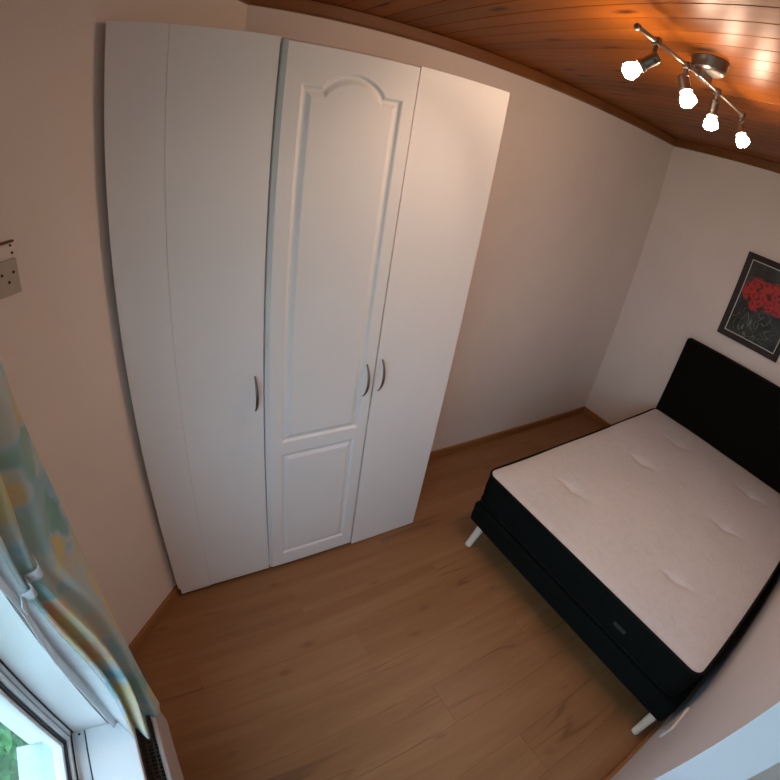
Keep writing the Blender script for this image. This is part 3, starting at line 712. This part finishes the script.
# ------------------------------------------------------------------ plates on the walls
dg = Vector((-1, -.94, 0)).normalized(); nn = Vector((.94, -1, 0)).normalized()
def on_diag(a, z, off): p = Vector((-3.812, sdiag(-3.812), 0)) + dg * a + nn * off; return Vector((p.x, p.y, z))
def diag_box(bm, a0, a1, z0, z1, o0, o1, bev=.002):
    b2 = bmesh.new(); vv = [b2.verts.new(on_diag(a, z, o)) for z in (z0, z1) for o in (o0, o1) for a in (a0, a1)]
    for f in ((0, 2, 3, 1), (4, 5, 7, 6), (0, 1, 5, 4), (2, 6, 7, 3), (0, 4, 6, 2), (1, 3, 7, 5)): b2.faces.new([vv[i] for i in f])
    recalc(b2)
    if bev: bmesh.ops.bevel(b2, geom=b2.edges[:], offset=bev, segments=2, affect='EDGES')
    merge(bm, b2)
pl_ = empty('wall_plate', tuple(on_diag(.04, 1.6, 0)), 'off white screwed socket plate on the slanting wall above curtain', 'wall plate')
bm = bmesh.new(); diag_box(bm, 0, .082, 1.592, 1.676, .0005, .010); add('plate', bm, 'plate', pl_)
for a, z in ((.014, 1.645), (.030, 1.624), (.046, 1.645)):
    bm = bmesh.new(); lathe(bm, [(0, .0018), (.0032, .001), (.0036, 0)], on_diag(a, z, .010), nn, 10); add('screw', bm, 'screw', pl_)
bk2 = empty('wall_bracket', tuple(on_diag(.04, 1.69, 0)), 'small brown topped bracket fixed above the off white plate', 'bracket')
bm = bmesh.new(); diag_box(bm, .004, .075, 1.682, 1.714, .0005, .006); add('bracket_plate', bm, 'wall', bk2)
bm = bmesh.new(); diag_box(bm, .000, .080, 1.714, 1.719, .0005, .012, .001); add('top_strip', bm, 'brown', bk2)
for a, z in ((.009, 1.707), (.007, 1.689)):
    bm = bmesh.new(); lathe(bm, [(0, .0018), (.0030, .001), (.0034, 0)], on_diag(a, z, .006), nn, 10); add('screw', bm, 'screw', bk2)
# double socket low on the bedside wall
so = empty('double_socket', (-2.095, YN, .272), 'white double power socket low on the wall by the bed foot', 'socket')
box('plate', -2.172, -2.025, YN + .0005, YN + .011, .272, .358, 'plastic', so, .003, 2)
for xx in (-2.150, -2.078):
    box('rocker_switch', xx + .018, xx + .030, YN + .0105, YN + .0145, .335, .350, plain('rocker', (.50, .47, .50), .3), so, .001, 1)
    for dx_, dz_, ww, hh in ((.020, .043, .008, .014), (.006, .018, .012, .006), (.028, .018, .012, .006)):
        box('pin_slot', xx + dx_, xx + dx_ + ww, YN + .0102, YN + .0118, .272 + dz_, .272 + dz_ + hh, 'screw', so)

# ------------------------------------------------------------------ outdoors, seen through the glass
S(box('ground', -12, XO - .001, -10, 8, -.55, -.45, 'grass'), 'green lawn outside the window')
rnd = random.Random(3)
def shrub(cx_, cy_, r, h, n, label):
    e = empty('shrub', (cx_, cy_, -.45), label, 'shrub')
    bm = bmesh.new()
    for k in range(7):
        a = k * 2.4; tube(bm, [(cx_ + .03 * math.cos(a), cy_ + .03 * math.sin(a), -.45), (cx_ + r * .35 * math.cos(a), cy_ + r * .35 * math.sin(a), -.45 + h * .5), (cx_ + r * .6 * math.cos(a), cy_ + r * .6 * math.sin(a), -.45 + h * .85)], [.012, .008, .004], 6)
    add('stem', bm, 'bark', e)
    bm = bmesh.new()
    for k in range(n):
        u = rnd.uniform(-1, 1); a = rnd.uniform(0, 6.283); q = math.sqrt(1 - u * u); rr_ = rnd.uniform(.55, 1) ** .6
        c = Vector((cx_ + r * rr_ * q * math.cos(a), cy_ + r * rr_ * q * math.sin(a), -.45 + h * .55 + h * .45 * rr_ * u))
        rot = Matrix.Rotation(rnd.uniform(0, 6.28), 3, 'Z') @ Matrix.Rotation(rnd.uniform(-.9, .9), 3, 'X'); s_ = rnd.uniform(.035, .06)
        pts = [Vector(p) * s_ for p in ((0, -1, 0), (.42, -.2, .12), (.30, .5, .1), (0, 1, -.1), (-.30, .5, .1), (-.42, -.2, .12))]
        bm.faces.new([bm.verts.new(c + rot @ p) for p in pts])
    tag(add('foliage', bm, 'leaf', e), kind='stuff')
shrub(-4.75, -.75, .42, .75, 900, 'leafy green shrub outside close to the window')
shrub(-4.95, -1.75, .45, .60, 700, 'low green shrub outside further along the window wall')
